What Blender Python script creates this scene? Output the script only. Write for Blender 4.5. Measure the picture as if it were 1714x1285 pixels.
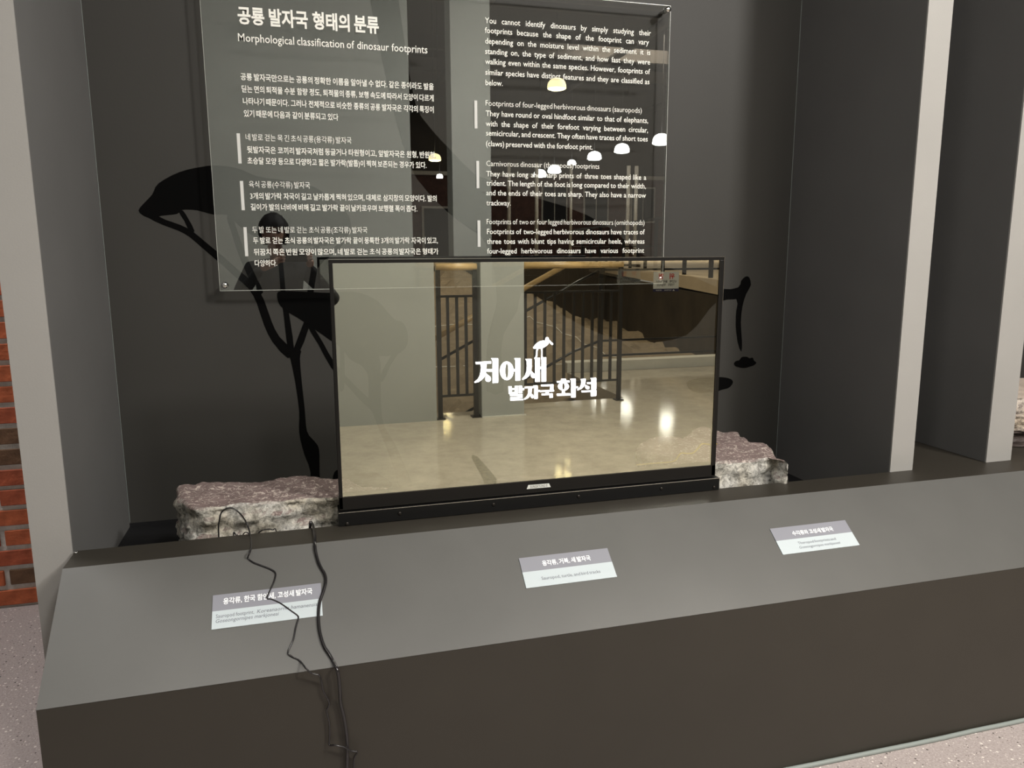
import bpy, bmesh, math, random
from mathutils import Vector, Matrix, noise
from mathutils.geometry import tessellate_polygon
S = bpy.context.scene
C = S.collection
for o in list(bpy.data.objects):
    bpy.data.objects.remove(o)

# ------------------------------------------------------------------ camera, world, lights, exposure
H = 1.5705
RX = Vector((0.9630822, -0.26917123, -0.00441931))     # camera right
RD = Vector((-0.05015452, -0.1632736, -0.98530516))    # camera down
RF = Vector((0.26449424, 0.94915151, -0.17074605))     # camera forward
cd = bpy.data.cameras.new('camera')
cam = bpy.data.objects.new('camera', cd)
C.objects.link(cam)
cd.sensor_width = 36.0
cd.lens = 26.7795
cd.clip_start = 0.02
cd.clip_end = 200
m = Matrix.Identity(4)
for r in range(3):
    m[r][0] = RX[r]; m[r][1] = -RD[r]; m[r][2] = -RF[r]
m[2][3] = H
cam.matrix_world = m
S.camera = cam
S.view_settings.view_transform = 'Standard'
S.view_settings.look = 'None'
S.view_settings.exposure = 0.0
S.view_settings.gamma = 1.0
S.view_settings.use_curve_mapping = False
w = bpy.data.worlds.new('world'); S.world = w; w.use_nodes = True
w.node_tree.nodes['Background'].inputs[0].default_value = (1.0, .93, .84, 1)
w.node_tree.nodes['Background'].inputs[1].default_value = 0.30


def area(name, loc, target, size, power, col=(1, .95, .88)):
    l = bpy.data.lights.new(name, 'AREA'); l.shape = 'DISK'; l.size = size; l.energy = power; l.color = col
    o = bpy.data.objects.new(name, l); C.objects.link(o)
    o.location = loc
    o.rotation_euler = (Vector(target) - Vector(loc)).to_track_quat('-Z', 'Y').to_euler()
    return o


area('ceiling_light_centre', (1.1, -0.6, 4.15), (0.8, 2.4, 1.1), .5, 72, (1, .96, .91))
area('ceiling_light_right', (3.25, -1.1, 4.15), (1.4, 2.4, 1.0), .5, 160, (1, .96, .91))
area('ceiling_light_left', (-2.1, 3.0, 4.1), (-1.3, 2.7, 0.2), .6, 75, (1, .97, .94))
area('ceiling_light_aisle', (2.6, -0.4, 4.15), (2.4, -1.9, 0.0), .9, 175, (1, .93, .82))
area('ceiling_light_aisle_left', (-0.6, 0.1, 4.15), (0.6, -2.4, 0.5), .9, 70, (1, .95, .88))
area('hall_light_near', (4.0, -9.5, 9.5), (4.0, -8.5, 0), 3.0, 950, (1, .88, .72))
area('hall_light_far', (16, -28, 11.0), (16, -34, 0), 6.0, 2200, (1, .88, .72))

PY = 2.2046      # plane of the fins' fronts and of the display glass
PB = 2.885       # back wall of the bay
PA = 2.825       # acrylic panel front


def ray(px, py):
    return RX * (px - 857.0) + RD * (py - 642.5) + RF * 1275.0


def at_y(px, py, y):
    r = ray(px, py); return Vector((0, 0, H)) + r * (y / r.y)


def at_z(px, py, z):
    r = ray(px, py); return Vector((0, 0, H)) + r * ((z - H) / r.z)


def mirrored(px, py, y, plane):
    """real point, at depth y behind the viewer, seen at this pixel in the vertical mirror y = plane"""
    p = at_y(px, py, 2 * plane - y); return Vector((p.x, y, p.z))


# ------------------------------------------------------------------ materials
def mat(name, col, rough=.6, spec=.5, metal=0.0, var=0.0, vscale=8.0, bump=0.0, bscale=60.0, emit=None, estr=0.0, coat=0.0):
    m = bpy.data.materials.new(name); m.use_nodes = True
    nt = m.node_tree; b = nt.nodes['Principled BSDF']
    b.inputs['Base Color'].default_value = (*col, 1)
    b.inputs['Roughness'].default_value = rough
    b.inputs['Specular IOR Level'].default_value = spec
    b.inputs['Metallic'].default_value = metal
    b.inputs['Coat Weight'].default_value = coat
    if emit:
        b.inputs['Emission Color'].default_value = (*emit, 1); b.inputs['Emission Strength'].default_value = estr
    tc = nt.nodes.new('ShaderNodeTexCoord')
    if var > 0:
        n = nt.nodes.new('ShaderNodeTexNoise'); n.inputs['Scale'].default_value = vscale; n.inputs['Detail'].default_value = 5
        nt.links.new(tc.outputs['Object'], n.inputs['Vector'])
        r = nt.nodes.new('ShaderNodeMapRange')
        r.inputs['From Min'].default_value = .3; r.inputs['From Max'].default_value = .7
        r.inputs['To Min'].default_value = 1 - var; r.inputs['To Max'].default_value = 1 + var
        nt.links.new(n.outputs['Fac'], r.inputs['Value'])
        h = nt.nodes.new('ShaderNodeHueSaturation'); h.inputs['Color'].default_value = (*col, 1)
        nt.links.new(r.outputs['Result'], h.inputs['Value'])
        nt.links.new(h.outputs['Color'], b.inputs['Base Color'])
    if bump > 0:
        n2 = nt.nodes.new('ShaderNodeTexNoise'); n2.inputs['Scale'].default_value = bscale; n2.inputs['Detail'].default_value = 4
        nt.links.new(tc.outputs['Object'], n2.inputs['Vector'])
        bp = nt.nodes.new('ShaderNodeBump'); bp.inputs['Strength'].default_value = bump; bp.inputs['Distance'].default_value = .01
        nt.links.new(n2.outputs['Fac'], bp.inputs['Height'])
        nt.links.new(bp.outputs['Normal'], b.inputs['Normal'])
    return m


def ramp(nt, stops, interp='LINEAR'):
    r = nt.nodes.new('ShaderNodeValToRGB'); e = r.color_ramp.elements; r.color_ramp.interpolation = interp
    while len(e) < len(stops): e.new(.5)
    for k, (p, c) in enumerate(stops):
        e[k].position = p; e[k].color = (*c, 1) if len(c) == 3 else c
    return r


M = {}
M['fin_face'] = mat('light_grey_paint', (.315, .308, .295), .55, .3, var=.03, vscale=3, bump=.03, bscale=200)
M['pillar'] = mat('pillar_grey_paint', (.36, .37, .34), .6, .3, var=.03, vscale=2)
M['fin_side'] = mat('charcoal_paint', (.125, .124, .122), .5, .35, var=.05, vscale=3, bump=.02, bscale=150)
M['back'] = mat('dark_wall_paint', (.038, .0365, .033), .55, .3, var=.06, vscale=2, bump=.02, bscale=150)
M['mural'] = mat('black_mural_paint', (.0022, .0022, .0022), .8, .04)
M['slope'] = mat('grey_metallic_board', (.095, .0945, .090), .38, .5, var=.05, vscale=5, bump=.015, bscale=120)
M['brown'] = mat('dark_brown_board', (.030, .0262, .0205), .45, .4, var=.05, vscale=5, bump=.015, bscale=120)
M['bay'] = mat('bay_floor_black', (.008, .008, .009), .6, .3)
M['black'] = mat('black_frame', (.006, .0055, .005), .40, .25)
M['black2'] = mat('black_base_bar', (.005, .005, .005), .45, .25)
M['edge'] = mat('bright_metal_edge', (.55, .55, .53), .25, .5, metal=1.0)
M['chrome'] = mat('chrome', (.75, .75, .74), .12, .5, metal=1.0)
M['screw'] = mat('screw_steel', (.05, .045, .04), .35, .5, metal=.8)
M['print'] = mat('white_print', (.90, .90, .84), .6, .2)
M['bar'] = mat('white_bar_print', (.66, .66, .64), .6, .2)
M['logo'] = mat('lit_logo', (.9, .9, .9), .5, .2, emit=(.93, .93, 1.0), estr=2.6)
M['plate_w'] = mat('plate_white', (.48, .54, .57), .45, .4, bump=.01)
M['plate_g'] = mat('plate_grey', (.23, .235, .27), .45, .4)
M['plate_t'] = mat('plate_text_grey', (.16, .17, .20), .5, .3)
M['plate_tw'] = mat('plate_text_white', (.85, .87, .90), .5, .3)
M['cable'] = mat('black_cable', (.012, .011, .012), .25, .6)
M['yellow'] = mat('yellow_cord', (.45, .33, .06), .45, .4)
M['mortar'] = mat('mortar', (.56, .53, .50), .9, .1, var=.15, vscale=20, bump=.4, bscale=90)
M['seal'] = mat('floor_seal', (.22, .25, .24), .5, .4)
M['rail'] = mat('dark_rail_paint', (.013, .011, .008), .3, .5)
M['wood'] = mat('varnished_wood', (.50, .34, .15), .3, .5, var=.2, vscale=6)
M['curb'] = mat('pale_curb', (.62, .60, .52), .6, .3, var=.05)
M['beam'] = mat('beige_edge', (.55, .45, .31), .6, .3, var=.08, vscale=2)
M['dark'] = mat('dark_pit_wall', (.055, .043, .028), .7, .3, var=.3, vscale=1.5)
M['ceil'] = mat('dark_ceiling', (.045, .038, .030), .8, .2)
M['truss'] = mat('ceiling_truss', (.05, .042, .034), .6, .3)
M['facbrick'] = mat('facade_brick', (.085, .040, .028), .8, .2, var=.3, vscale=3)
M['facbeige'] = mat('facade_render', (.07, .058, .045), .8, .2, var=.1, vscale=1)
M['pipe'] = mat('pale_column', (.45, .42, .36), .4, .5)
M['glassdark'] = mat('dark_window_glass', (.02, .02, .02), .1, .5)
M['shade'] = mat('lamp_shade', (.75, .75, .72), .4, .4, emit=(1, .98, .93), estr=9.0)
M['shade_y'] = mat('lamp_shade_warm', (.75, .65, .4), .4, .4, emit=(1, .80, .42), estr=5.0)
M['bulb'] = mat('lamp_glow', (.9, .9, .9), .4, .4, emit=(1, .97, .9), estr=28)
M['bulb_y'] = mat('lamp_glow_warm', (.9, .9, .6), .4, .4, emit=(1, .85, .42), estr=28)
M['cloth'] = mat('dark_jacket', (.030, .030, .030), .9, .1, bump=.2, bscale=30)
M['trouser'] = mat('dark_trousers', (.018, .019, .024), .9, .1)
M['skin'] = mat('skin', (.30, .18, .13), .5, .4)
M['hair'] = mat('black_hair', (.007, .006, .006), .6, .12, bump=.3, bscale=80)
M['shoe'] = mat('black_shoe', (.015, .014, .013), .5, .4)
M['red'] = mat('red_print', (.50, .04, .03), .6, .2)
M['navy'] = mat('navy_band', (.025, .022, .06), .5, .3)
M['sign'] = mat('sign_white', (.60, .60, .56), .3, .5)
M['ink'] = mat('ink', (.04, .035, .03), .6, .2)
M['sticker'] = mat('sticker_white', (.68, .70, .66), .4, .4)
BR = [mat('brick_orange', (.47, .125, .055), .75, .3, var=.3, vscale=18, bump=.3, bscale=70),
      mat('brick_red', (.40, .10, .05), .75, .3, var=.3, vscale=18, bump=.3, bscale=70),
      mat('brick_tan', (.45, .18, .09), .75, .3, var=.35, vscale=14, bump=.3, bscale=70),
      mat('brick_brown', (.15, .085, .05), .75, .3, var=.4, vscale=14, bump=.3, bscale=70)]


def mirror_mat(name, fac, gcol, tcol):
    m = bpy.data.materials.new(name); m.use_nodes = True; nt = m.node_tree; nt.nodes.clear()
    o = nt.nodes.new('ShaderNodeOutputMaterial'); mx = nt.nodes.new('ShaderNodeMixShader')
    t = nt.nodes.new('ShaderNodeBsdfTransparent'); g = nt.nodes.new('ShaderNodeBsdfGlossy')
    t.inputs['Color'].default_value = (*tcol, 1); g.inputs['Color'].default_value = (*gcol, 1); g.inputs['Roughness'].default_value = 0.0
    mx.inputs[0].default_value = fac
    nt.links.new(t.outputs[0], mx.inputs[1]); nt.links.new(g.outputs[0], mx.inputs[2]); nt.links.new(mx.outputs[0], o.inputs[0])
    return m


M['screen'] = mirror_mat('half_mirror_screen', .50, (.96, .97, .87), (.95, .95, .90))
M['acry_face'] = mirror_mat('acrylic_face', .145, (.93, .98, 1), (.99, .99, .98))
M['acry_edge'] = mat('acrylic_edge', (.50, .52, .48), .15, .6)


def speckle_floor():
    m = mat('speckled_vinyl', (.34, .29, .285), .5, .4)
    nt = m.node_tree; b = nt.nodes['Principled BSDF']
    tc = nt.nodes.new('ShaderNodeTexCoord')
    base = (.33, .283, .277)
    n = nt.nodes.new('ShaderNodeTexNoise'); n.inputs['Scale'].default_value = 160; n.inputs['Detail'].default_value = 4
    nt.links.new(tc.outputs['Object'], n.inputs['Vector'])
    r0 = ramp(nt, [(.35, (.31, .27, .262)), (.65, (.43, .38, .37))]); nt.links.new(n.outputs['Fac'], r0.inputs[0])
    prev = r0.outputs[0]
    for sc, thr, col in ((75, .16, (.70, .66, .62)), (58, .11, (.05, .045, .04)), (120, .13, (.60, .55, .52)), (95, .10, (.12, .09, .08))):
        v = nt.nodes.new('ShaderNodeTexVoronoi'); v.inputs['Scale'].default_value = sc
        nt.links.new(tc.outputs['Object'], v.inputs['Vector'])
        # only some of the cells carry a chip
        sep = nt.nodes.new('ShaderNodeSeparateColor'); nt.links.new(v.outputs['Color'], sep.inputs[0])
        mul = nt.nodes.new('ShaderNodeMath'); mul.operation = 'MULTIPLY'; mul.inputs[1].default_value = thr * 1.7
        sub = nt.nodes.new('ShaderNodeMath'); sub.operation = 'SUBTRACT'; sub.inputs[1].default_value = .45
        nt.links.new(sep.outputs[0], sub.inputs[0]); nt.links.new(sub.outputs[0], mul.inputs[0])
        lt = nt.nodes.new('ShaderNodeMath'); lt.operation = 'LESS_THAN'
        nt.links.new(v.outputs['Distance'], lt.inputs[0]); 
        sc2 = nt.nodes.new('ShaderNodeMath'); sc2.operation = 'MULTIPLY'; sc2.inputs[1].default_value = 2.2
        nt.links.new(mul.outputs[0], sc2.inputs[0]); nt.links.new(sc2.outputs[0], lt.inputs[1])
        mx = nt.nodes.new('ShaderNodeMix'); mx.data_type = 'RGBA'
        nt.links.new(lt.outputs[0], mx.inputs['Factor']); nt.links.new(prev, mx.inputs['A']); mx.inputs['B'].default_value = (*col, 1)
        prev = mx.outputs['Result']
    nt.links.new(prev, b.inputs['Base Color'])
    bp = nt.nodes.new('ShaderNodeBump'); bp.inputs['Strength'].default_value = .15; bp.inputs['Distance'].default_value = .004
    nt.links.new(n.outputs['Fac'], bp.inputs['Height']); nt.links.new(bp.outputs['Normal'], b.inputs['Normal'])
    return m


M['vinyl'] = speckle_floor()


def concrete_floor():
    m = mat('polished_concrete', (.5, .42, .3), .06, .5)
    nt = m.node_tree; b = nt.nodes['Principled BSDF']; tc = nt.nodes.new('ShaderNodeTexCoord')
    n = nt.nodes.new('ShaderNodeTexNoise'); n.inputs['Scale'].default_value = 5; n.inputs['Detail'].default_value = 10; n.inputs['Roughness'].default_value = .8
    nt.links.new(tc.outputs['Object'], n.inputs['Vector'])
    r = ramp(nt, [(.32, (.365, .32, .245)), (.52, (.46, .41, .32)), (.70, (.55, .49, .38))]); nt.links.new(n.outputs['Fac'], r.inputs[0])
    nt.links.new(r.outputs[0], b.inputs['Base Color'])
    bp = nt.nodes.new('ShaderNodeBump'); bp.inputs['Strength'].default_value = .03; bp.inputs['Distance'].default_value = .01
    nt.links.new(n.outputs['Fac'], bp.inputs['Height']); nt.links.new(bp.outputs['Normal'], b.inputs['Normal'])
    return m


M['concrete'] = concrete_floor()


def rock_mat(name, top, vein, side_a, side_b, dark, veins=True):
    m = mat(name, top, .7, .3); nt = m.node_tree; b = nt.nodes['Principled BSDF']
    tc = nt.nodes.new('ShaderNodeTexCoord'); L = nt.links.new

    def noi(scale, detail, rough=.5, dist=0.0):
        n = nt.nodes.new('ShaderNodeTexNoise'); n.inputs['Scale'].default_value = scale; n.inputs['Detail'].default_value = detail
        n.inputs['Roughness'].default_value = rough; n.inputs['Distortion'].default_value = dist
        L(tc.outputs['Object'], n.inputs['Vector']); return n

    def mix(a, bb, f):
        mx = nt.nodes.new('ShaderNodeMix'); mx.data_type = 'RGBA'; L(f, mx.inputs['Factor']); L(a, mx.inputs['A']); L(bb, mx.inputs['B']); return mx.outputs['Result']
    n1 = noi(9, 5, .6)
    rt = ramp(nt, [(.30, tuple(c * .8 for c in top)), (.60, top), (.68, tuple(min(1, c * 1.25) for c in top)), (.74, vein)]); L(n1.outputs['Fac'], rt.inputs[0])
    col = rt.outputs[0]
    if veins:
        for sc, wd, thr in ((24, .011, .51), (36, .013, .54), (17, .009, .48)):
            n = noi(sc, 1.5, .4, 1.2)
            s = nt.nodes.new('ShaderNodeMath'); s.operation = 'SUBTRACT'; s.inputs[1].default_value = .5; L(n.outputs['Fac'], s.inputs[0])
            a = nt.nodes.new('ShaderNodeMath'); a.operation = 'ABSOLUTE'; L(s.outputs[0], a.inputs[0])
            lt = nt.nodes.new('ShaderNodeMapRange'); lt.inputs['From Min'].default_value = wd; lt.inputs['From Max'].default_value = wd * 2.2
            lt.inputs['To Min'].default_value = .85; lt.inputs['To Max'].default_value = 0; L(a.outputs[0], lt.inputs['Value'])
            mk = noi(sc * 1.7, 1, .5, 0)
            gt = nt.nodes.new('ShaderNodeMath'); gt.operation = 'GREATER_THAN'; gt.inputs[1].default_value = thr; L(mk.outputs['Fac'], gt.inputs[0])
            mu = nt.nodes.new('ShaderNodeMath'); mu.operation = 'MULTIPLY'; L(lt.outputs[0], mu.inputs[0]); L(gt.outputs[0], mu.inputs[1])
            rgb = nt.nodes.new('ShaderNodeRGB'); rgb.outputs[0].default_value = (*vein, 1)
            col = mix(col, rgb.outputs[0], mu.outputs[0])
    # broken sides
    n3 = noi(62, 8, .72, .5)
    rs = ramp(nt, [(.30, dark), (.41, side_b), (.50, side_a), (.60, tuple(min(1, c * 1.5) for c in side_a)), (.70, side_b)]); L(n3.outputs['Fac'], rs.inputs[0])
    n4 = noi(7, 3, .5)
    rl = ramp(nt, [(.40, (.88, .84, .76)), (.58, (1.05, 1.06, 1.08))]); L(n4.outputs['Fac'], rl.inputs[0])
    mm = nt.nodes.new('ShaderNodeMix'); mm.data_type = 'RGBA'; mm.blend_type = 'MULTIPLY'; mm.inputs['Factor'].default_value = 1
    L(rs.outputs[0], mm.inputs['A']); L(rl.outputs[0], mm.inputs['B'])
    ge = nt.nodes.new('ShaderNodeNewGeometry'); sx = nt.nodes.new('ShaderNodeSeparateXYZ'); L(ge.outputs['True Normal'], sx.inputs[0])
    mr = nt.nodes.new('ShaderNodeMapRange'); mr.inputs['From Min'].default_value = .55; mr.inputs['From Max'].default_value = .8; L(sx.outputs[2], mr.inputs['Value'])
    col = mix(mm.outputs['Result'], col, mr.outputs[0])
    L(col, b.inputs['Base Color'])
    bp = nt.nodes.new('ShaderNodeBump'); bp.inputs['Strength'].default_value = .8; bp.inputs['Distance'].default_value = .012
    L(n3.outputs['Fac'], bp.inputs['Height']); L(bp.outputs['Normal'], b.inputs['Normal'])
    return m


M['rock'] = rock_mat('fossil_rock', (.255, .19, .178), (.64, .55, .49), (.49, .475, .435), (.27, .262, .235), (.06, .052, .042))
M['rock2'] = rock_mat('pale_rock', (.62, .52, .44), (.70, .62, .52), (.50, .44, .38), (.30, .25, .22), (.10, .08, .07), False)
M['pit'] = rock_mat('excavated_ground', (.27, .21, .135), (.38, .31, .21), (.24, .19, .12), (.15, .12, .075), (.07, .05, .03), False)


# ------------------------------------------------------------------ helpers
def link(name, me, mt=None, parent=None):
    o = bpy.data.objects.new(name, me); C.objects.link(o)
    if mt is not None:
        for x in (mt if isinstance(mt, (list, tuple)) else [mt]): me.materials.append(x)
    if parent is not None: o.parent = parent
    return o


def tag(o, label=None, cat=None, group=None, kind=None):
    if label: o['label'] = label
    if cat: o['category'] = cat
    if group: o['group'] = group
    if kind: o['kind'] = kind
    return o


def thing(name, label, cat, loc=(0, 0, 0), group=None):
    o = bpy.data.objects.new(name, None); C.objects.link(o); o.location = loc; o.empty_display_size = .1
    tag(o, label, cat, group); o['_base'] = list(loc)
    return o


def put(o):
    """mesh built in world coordinates: shift it into its parent's frame"""
    p = o.parent
    if p is not None:
        off = Vector((0, 0, 0)); q = p
        while q is not None:
            off += q.location; q = q.parent
        o.data.transform(Matrix.Translation(-off))
    return o


def bm_box(bm, x0, x1, y0, y1, z0, z1):
    v = [bm.verts.new(c) for c in ((x0, y0, z0), (x1, y0, z0), (x1, y1, z0), (x0, y1, z0), (x0, y0, z1), (x1, y0, z1), (x1, y1, z1), (x0, y1, z1))]
    fs = []
    for f in ((0, 3, 2, 1), (4, 5, 6, 7), (0, 1, 5, 4), (1, 2, 6, 5), (2, 3, 7, 6), (3, 0, 4, 7)):
        fs.append(bm.faces.new([v[i] for i in f]))
    return fs


def finish(bm, name, mt, parent=None, bevel=0.0, smooth=False, segs=2):
    me = bpy.data.meshes.new(name)
    if bevel > 0:
        bmesh.ops.bevel(bm, geom=list(bm.edges), offset=bevel, segments=segs, profile=.5, affect='EDGES')
    bm.normal_update()
    if smooth:
        for f in bm.faces: f.smooth = True
    bm.to_mesh(me); bm.free()
    return put(link(name, me, mt, parent))


def box(name, x0, x1, y0, y1, z0, z1, mt, parent=None, bevel=0.0):
    bm = bmesh.new(); bm_box(bm, x0, x1, y0, y1, z0, z1)
    return finish(bm, name, mt, parent, bevel)


def prism(name, pts, offset, mt, parent=None, bevel=0.0):
    """closed polygon of 3D points, pushed along offset"""
    bm = bmesh.new(); off = Vector(offset)
    a = [bm.verts.new(p) for p in pts]; b = [bm.verts.new(Vector(p) + off) for p in pts]
    tris = tessellate_polygon([[Vector(p) for p in pts]])
    for t in tris:
        bm.faces.new([a[i] for i in t]); bm.faces.new([b[i] for i in reversed(t)])
    n = len(pts)
    for i in range(n):
        bm.faces.new([a[i], b[i], b[(i + 1) % n], a[(i + 1) % n]])
    bmesh.ops.recalc_face_normals(bm, faces=bm.faces)
    return finish(bm, name, mt, parent, bevel)


def smooth_path(pts, k=6):
    out = []; n = len(pts)
    P = [Vector(p) for p in pts]
    for i in range(n - 1):
        p0 = P[max(0, i - 1)]; p1 = P[i]; p2 = P[i + 1]; p3 = P[min(n - 1, i + 2)]
        for j in range(k):
            t = j / k
            out.append(.5 * ((2 * p1) + (p2 - p0) * t + (2 * p0 - 5 * p1 + 4 * p2 - p3) * t * t + (3 * p1 - p0 - 3 * p2 + p3) * t ** 3))
    out.append(P[-1]); return out


def closed_smooth(pts, k=4):
    P = [Vector(p) for p in pts]; n = len(P); out = []
    for i in range(n):
        p0, p1, p2, p3 = P[i - 1], P[i], P[(i + 1) % n], P[(i + 2) % n]
        for j in range(k):
            t = j / k
            out.append(.5 * ((2 * p1) + (p2 - p0) * t + (2 * p0 - 5 * p1 + 4 * p2 - p3) * t * t + (3 * p1 - p0 - 3 * p2 + p3) * t ** 3))
    return out


def bm_tube(bm, pts, r, seg=8, caps=True):
    P = [Vector(p) for p in pts]; rings = []; up = None
    for i, p in enumerate(P):
        d = (P[min(i + 1, len(P) - 1)] - P[max(i - 1, 0)])
        if d.length < 1e-9: d = Vector((0, 0, 1))
        d.normalize()
        if up is None:
            up = Vector((0, 0, 1)) if abs(d.z) < .9 else Vector((1, 0, 0))
        u = (up - d * up.dot(d)); u.normalize(); v = d.cross(u); up = u
        rr = r[i] if isinstance(r, (list, tuple)) else r
        rings.append([bm.verts.new(p + (u * math.cos(2 * math.pi * k / seg) + v * math.sin(2 * math.pi * k / seg)) * rr) for k in range(seg)])
    for a, b in zip(rings, rings[1:]):
        for k in range(seg):
            f = bm.faces.new([a[k], a[(k + 1) % seg], b[(k + 1) % seg], b[k]]); f.smooth = True
    if caps:
        bm.faces.new(list(reversed(rings[0]))); bm.faces.new(rings[-1])


def tube(name, pts, r, mt, parent=None, seg=8):
    bm = bmesh.new(); bm_tube(bm, pts, r, seg)
    bmesh.ops.recalc_face_normals(bm, faces=bm.faces)
    return finish(bm, name, mt, parent)


def lathe(name, prof, loc, mt, parent=None, seg=24, axis='Z'):
    bm = bmesh.new(); rings = []
    for r, z in prof:
        ring = []
        for k in range(seg):
            a = 2 * math.pi * k / seg
            c = (r * math.cos(a), r * math.sin(a), z)
            if axis == 'Y': c = (c[0], -c[2], c[1])
            ring.append(bm.verts.new(Vector(c) + Vector(loc)))
        rings.append(ring)
    for a, b in zip(rings, rings[1:]):
        for k in range(seg):
            f = bm.faces.new([a[k], a[(k + 1) % seg], b[(k + 1) % seg], b[k]]); f.smooth = True
    bm.faces.new(list(reversed(rings[0]))); bm.faces.new(rings[-1])
    bmesh.ops.recalc_face_normals(bm, faces=bm.faces)
    return finish(bm, name, mt, parent)


# ---- printed writing: every line is laid out word by word
_words = {}


def word_geo(word, bold, italic):
    key = (word, bold, italic)
    if key not in _words:
        cu = bpy.data.curves.new('w', 'FONT'); cu.body = word; cu.size = 1.0; cu.resolution_u = 2
        cu.offset = bold; cu.shear = .22 if italic else 0.0
        o = bpy.data.objects.new('w', cu)
        me = bpy.data.meshes.new_from_object(o)
        vs = [(v.co.x, v.co.y) for v in me.vertices]; fs = [tuple(p.vertices) for p in me.polygons]
        bpy.data.objects.remove(o); bpy.data.curves.remove(cu); bpy.data.meshes.remove(me)
        x0 = min(v[0] for v in vs); x1 = max(v[0] for v in vs)
        _words[key] = ([(a - x0, b) for a, b in vs], fs, x1 - x0)
    return _words[key]


def text_geo(lines):
    """lines: (text, x0, x1, y, size, bold, italic, max_condense) -> verts (x, y), faces"""
    V = []; F = []
    for text, x0, x1, y, size, bold, italic, cond in lines:
        ws = text.split(' '); g = [word_geo(a, bold, italic) for a in ws]
        tot = sum(a[2] for a in g) * size; n = len(ws) - 1
        width = x1 - x0; sx = cond; gap = 0
        if n > 0:
            mingap = .25 * size
            if tot * sx + n * mingap > width: sx = (width - n * mingap) / tot
            gap = (width - tot * sx) / n
        else:
            sx = width / tot
        x = x0
        for vs, fs, wd in g:
            b = len(V)
            V += [(x + vx * size * sx, y + vy * size) for vx, vy in vs]
            F += [tuple(i + b for i in f) for f in fs]
            x += wd * size * sx + gap
    return V, F


def text_obj(name, lines, to3d, mt, parent):
    V, F = text_geo(lines)
    me = bpy.data.meshes.new(name); me.from_pydata([to3d(x, y) for x, y in V], [], F); me.update()
    return put(link(name, me, mt, parent))


# ------------------------------------------------------------------ the setting
CEIL = 4.3
fl = box('floor', -5, 7.5, -0.30, 5.2, -.12, 0, M['vinyl']); tag(fl, kind='structure')
# concrete aisle behind the viewer, its edge follows the railings
pts = [(-5, -.30, 0), (-5, -2.9, 0), (2.07, -2.9, 0), (2.07, -3.12, 0), (3.36, -3.12, 0), (3.36, -4.93, 0), (12, -4.93, 0), (12, -.30, 0)]
tag(prism('floor', pts, (0, 0, -.30), M['concrete']), kind='structure')

cf = [o for o in C.objects if o.name == 'floor.001'][0]
def fl_mirror(px, py):
    p = at_z(px, py, 0); return Vector((p.x, 2 * PY - p.y, .0006))


prism('floor_mark', closed_smooth([fl_mirror(a, b) for a, b in ((789, 763), (798, 764), (810, 776), (822, 790), (832, 806), (812, 812), (806, 795), (797, 780))], 3), (0, 0, .0004), mat('dark_floor_mark', (.27, .24, .175), .3, .5, var=.3, vscale=30), cf)  # slightly darker irregular patch laid on the concrete

wb = thing('wall_back', None, None); wb['kind'] = 'structure'
box('wall_panel', -.6237, 2.0382, PB, PB + .1, 0, CEIL, M['back'], wb)
box('wall_panel', 2.1367, 5.6, PB, PB + .1, 0, CEIL, M['back'], wb)
box('bay_floor', -.6237, 2.0382, PY + .004, PB, .56, .605, M['bay'], wb)
box('dark_strip', -.6237, 2.0382, PB - .004, PB, .605, .617, M['bay'], wb)  # thin black strip along the foot of the back wall

MU = PB - .0008


_mc = [0]


def mural(name, px, k=4, label=None):
    _mc[0] += 1
    P = [at_y(a, b, MU - .00012 * _mc[0]) for a, b in px]
    if k > 1: P = closed_smooth(P, k)
    o = prism(name, P, (0, .0030, 0), M['mural'], wb)
    if label: o['label'] = label
    return o


def stroke(px, w):
    """outline of a branch drawn along a path"""
    P = [Vector((a, b)) for a, b in px]; n = len(P); L = []; R = []
    for i in range(n):
        d = (P[min(i + 1, n - 1)] - P[max(i - 1, 0)]).normalized(); q = Vector((-d.y, d.x))
        ww = w[0] + (w[1] - w[0]) * i / (n - 1)
        L.append(P[i] + q * ww / 2); R.append(P[i] - q * ww / 2)
    return [tuple(a) for a in L + R[::-1]]


mural('tree_crown', [(232, 352), (243, 338), (255, 325), (265, 307), (300, 288), (338, 279), (365, 277), (399, 282), (431, 295), (472, 301), (502, 305), (532, 316), (562, 338), (581, 357), (587, 372), (585, 388), (574, 402), (548, 411), (500, 410), (455, 404), (423, 394), (405, 382), (390, 368), (378, 359), (357, 359), (330, 352), (306, 351), (296, 358), (270, 361), (256, 365), (242, 362)], 3)
for px, wd in (([(250, 360), (275, 372), (300, 381), (320, 392), (345, 413), (370, 434), (397, 458), (421, 479), (436, 505), (448, 540), (462, 568), (487, 594)], (9, 15)),
               ([(303, 354), (312, 368), (322, 388)], (7, 8)),
               ([(384, 362), (393, 390), (405, 425), (425, 470), (434, 492)], (9, 14)),
               ([(463, 400), (470, 440), (474, 490), (480, 530), (488, 592)], (7, 10)),
               ([(530, 412), (528, 440), (520, 485), (514, 540), (494, 592)], (10, 11)),
               ([(580, 392), (562, 418), (540, 432), (524, 450)], (7, 10)),
               ([(519, 546), (537, 575), (558, 612), (592, 650), (622, 680)], (7, 11))):
    mural('tree_branch', stroke(px, wd), 2)
mural('tree_trunk', [(481, 588), (486, 600), (494, 638), (501, 688), (501, 723), (509, 758), (520, 790), (521, 845), (536, 845), (535, 790), (534, 752), (526, 738), (514, 722), (510, 683), (505, 638), (502, 600), (503, 586)], 3)
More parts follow.
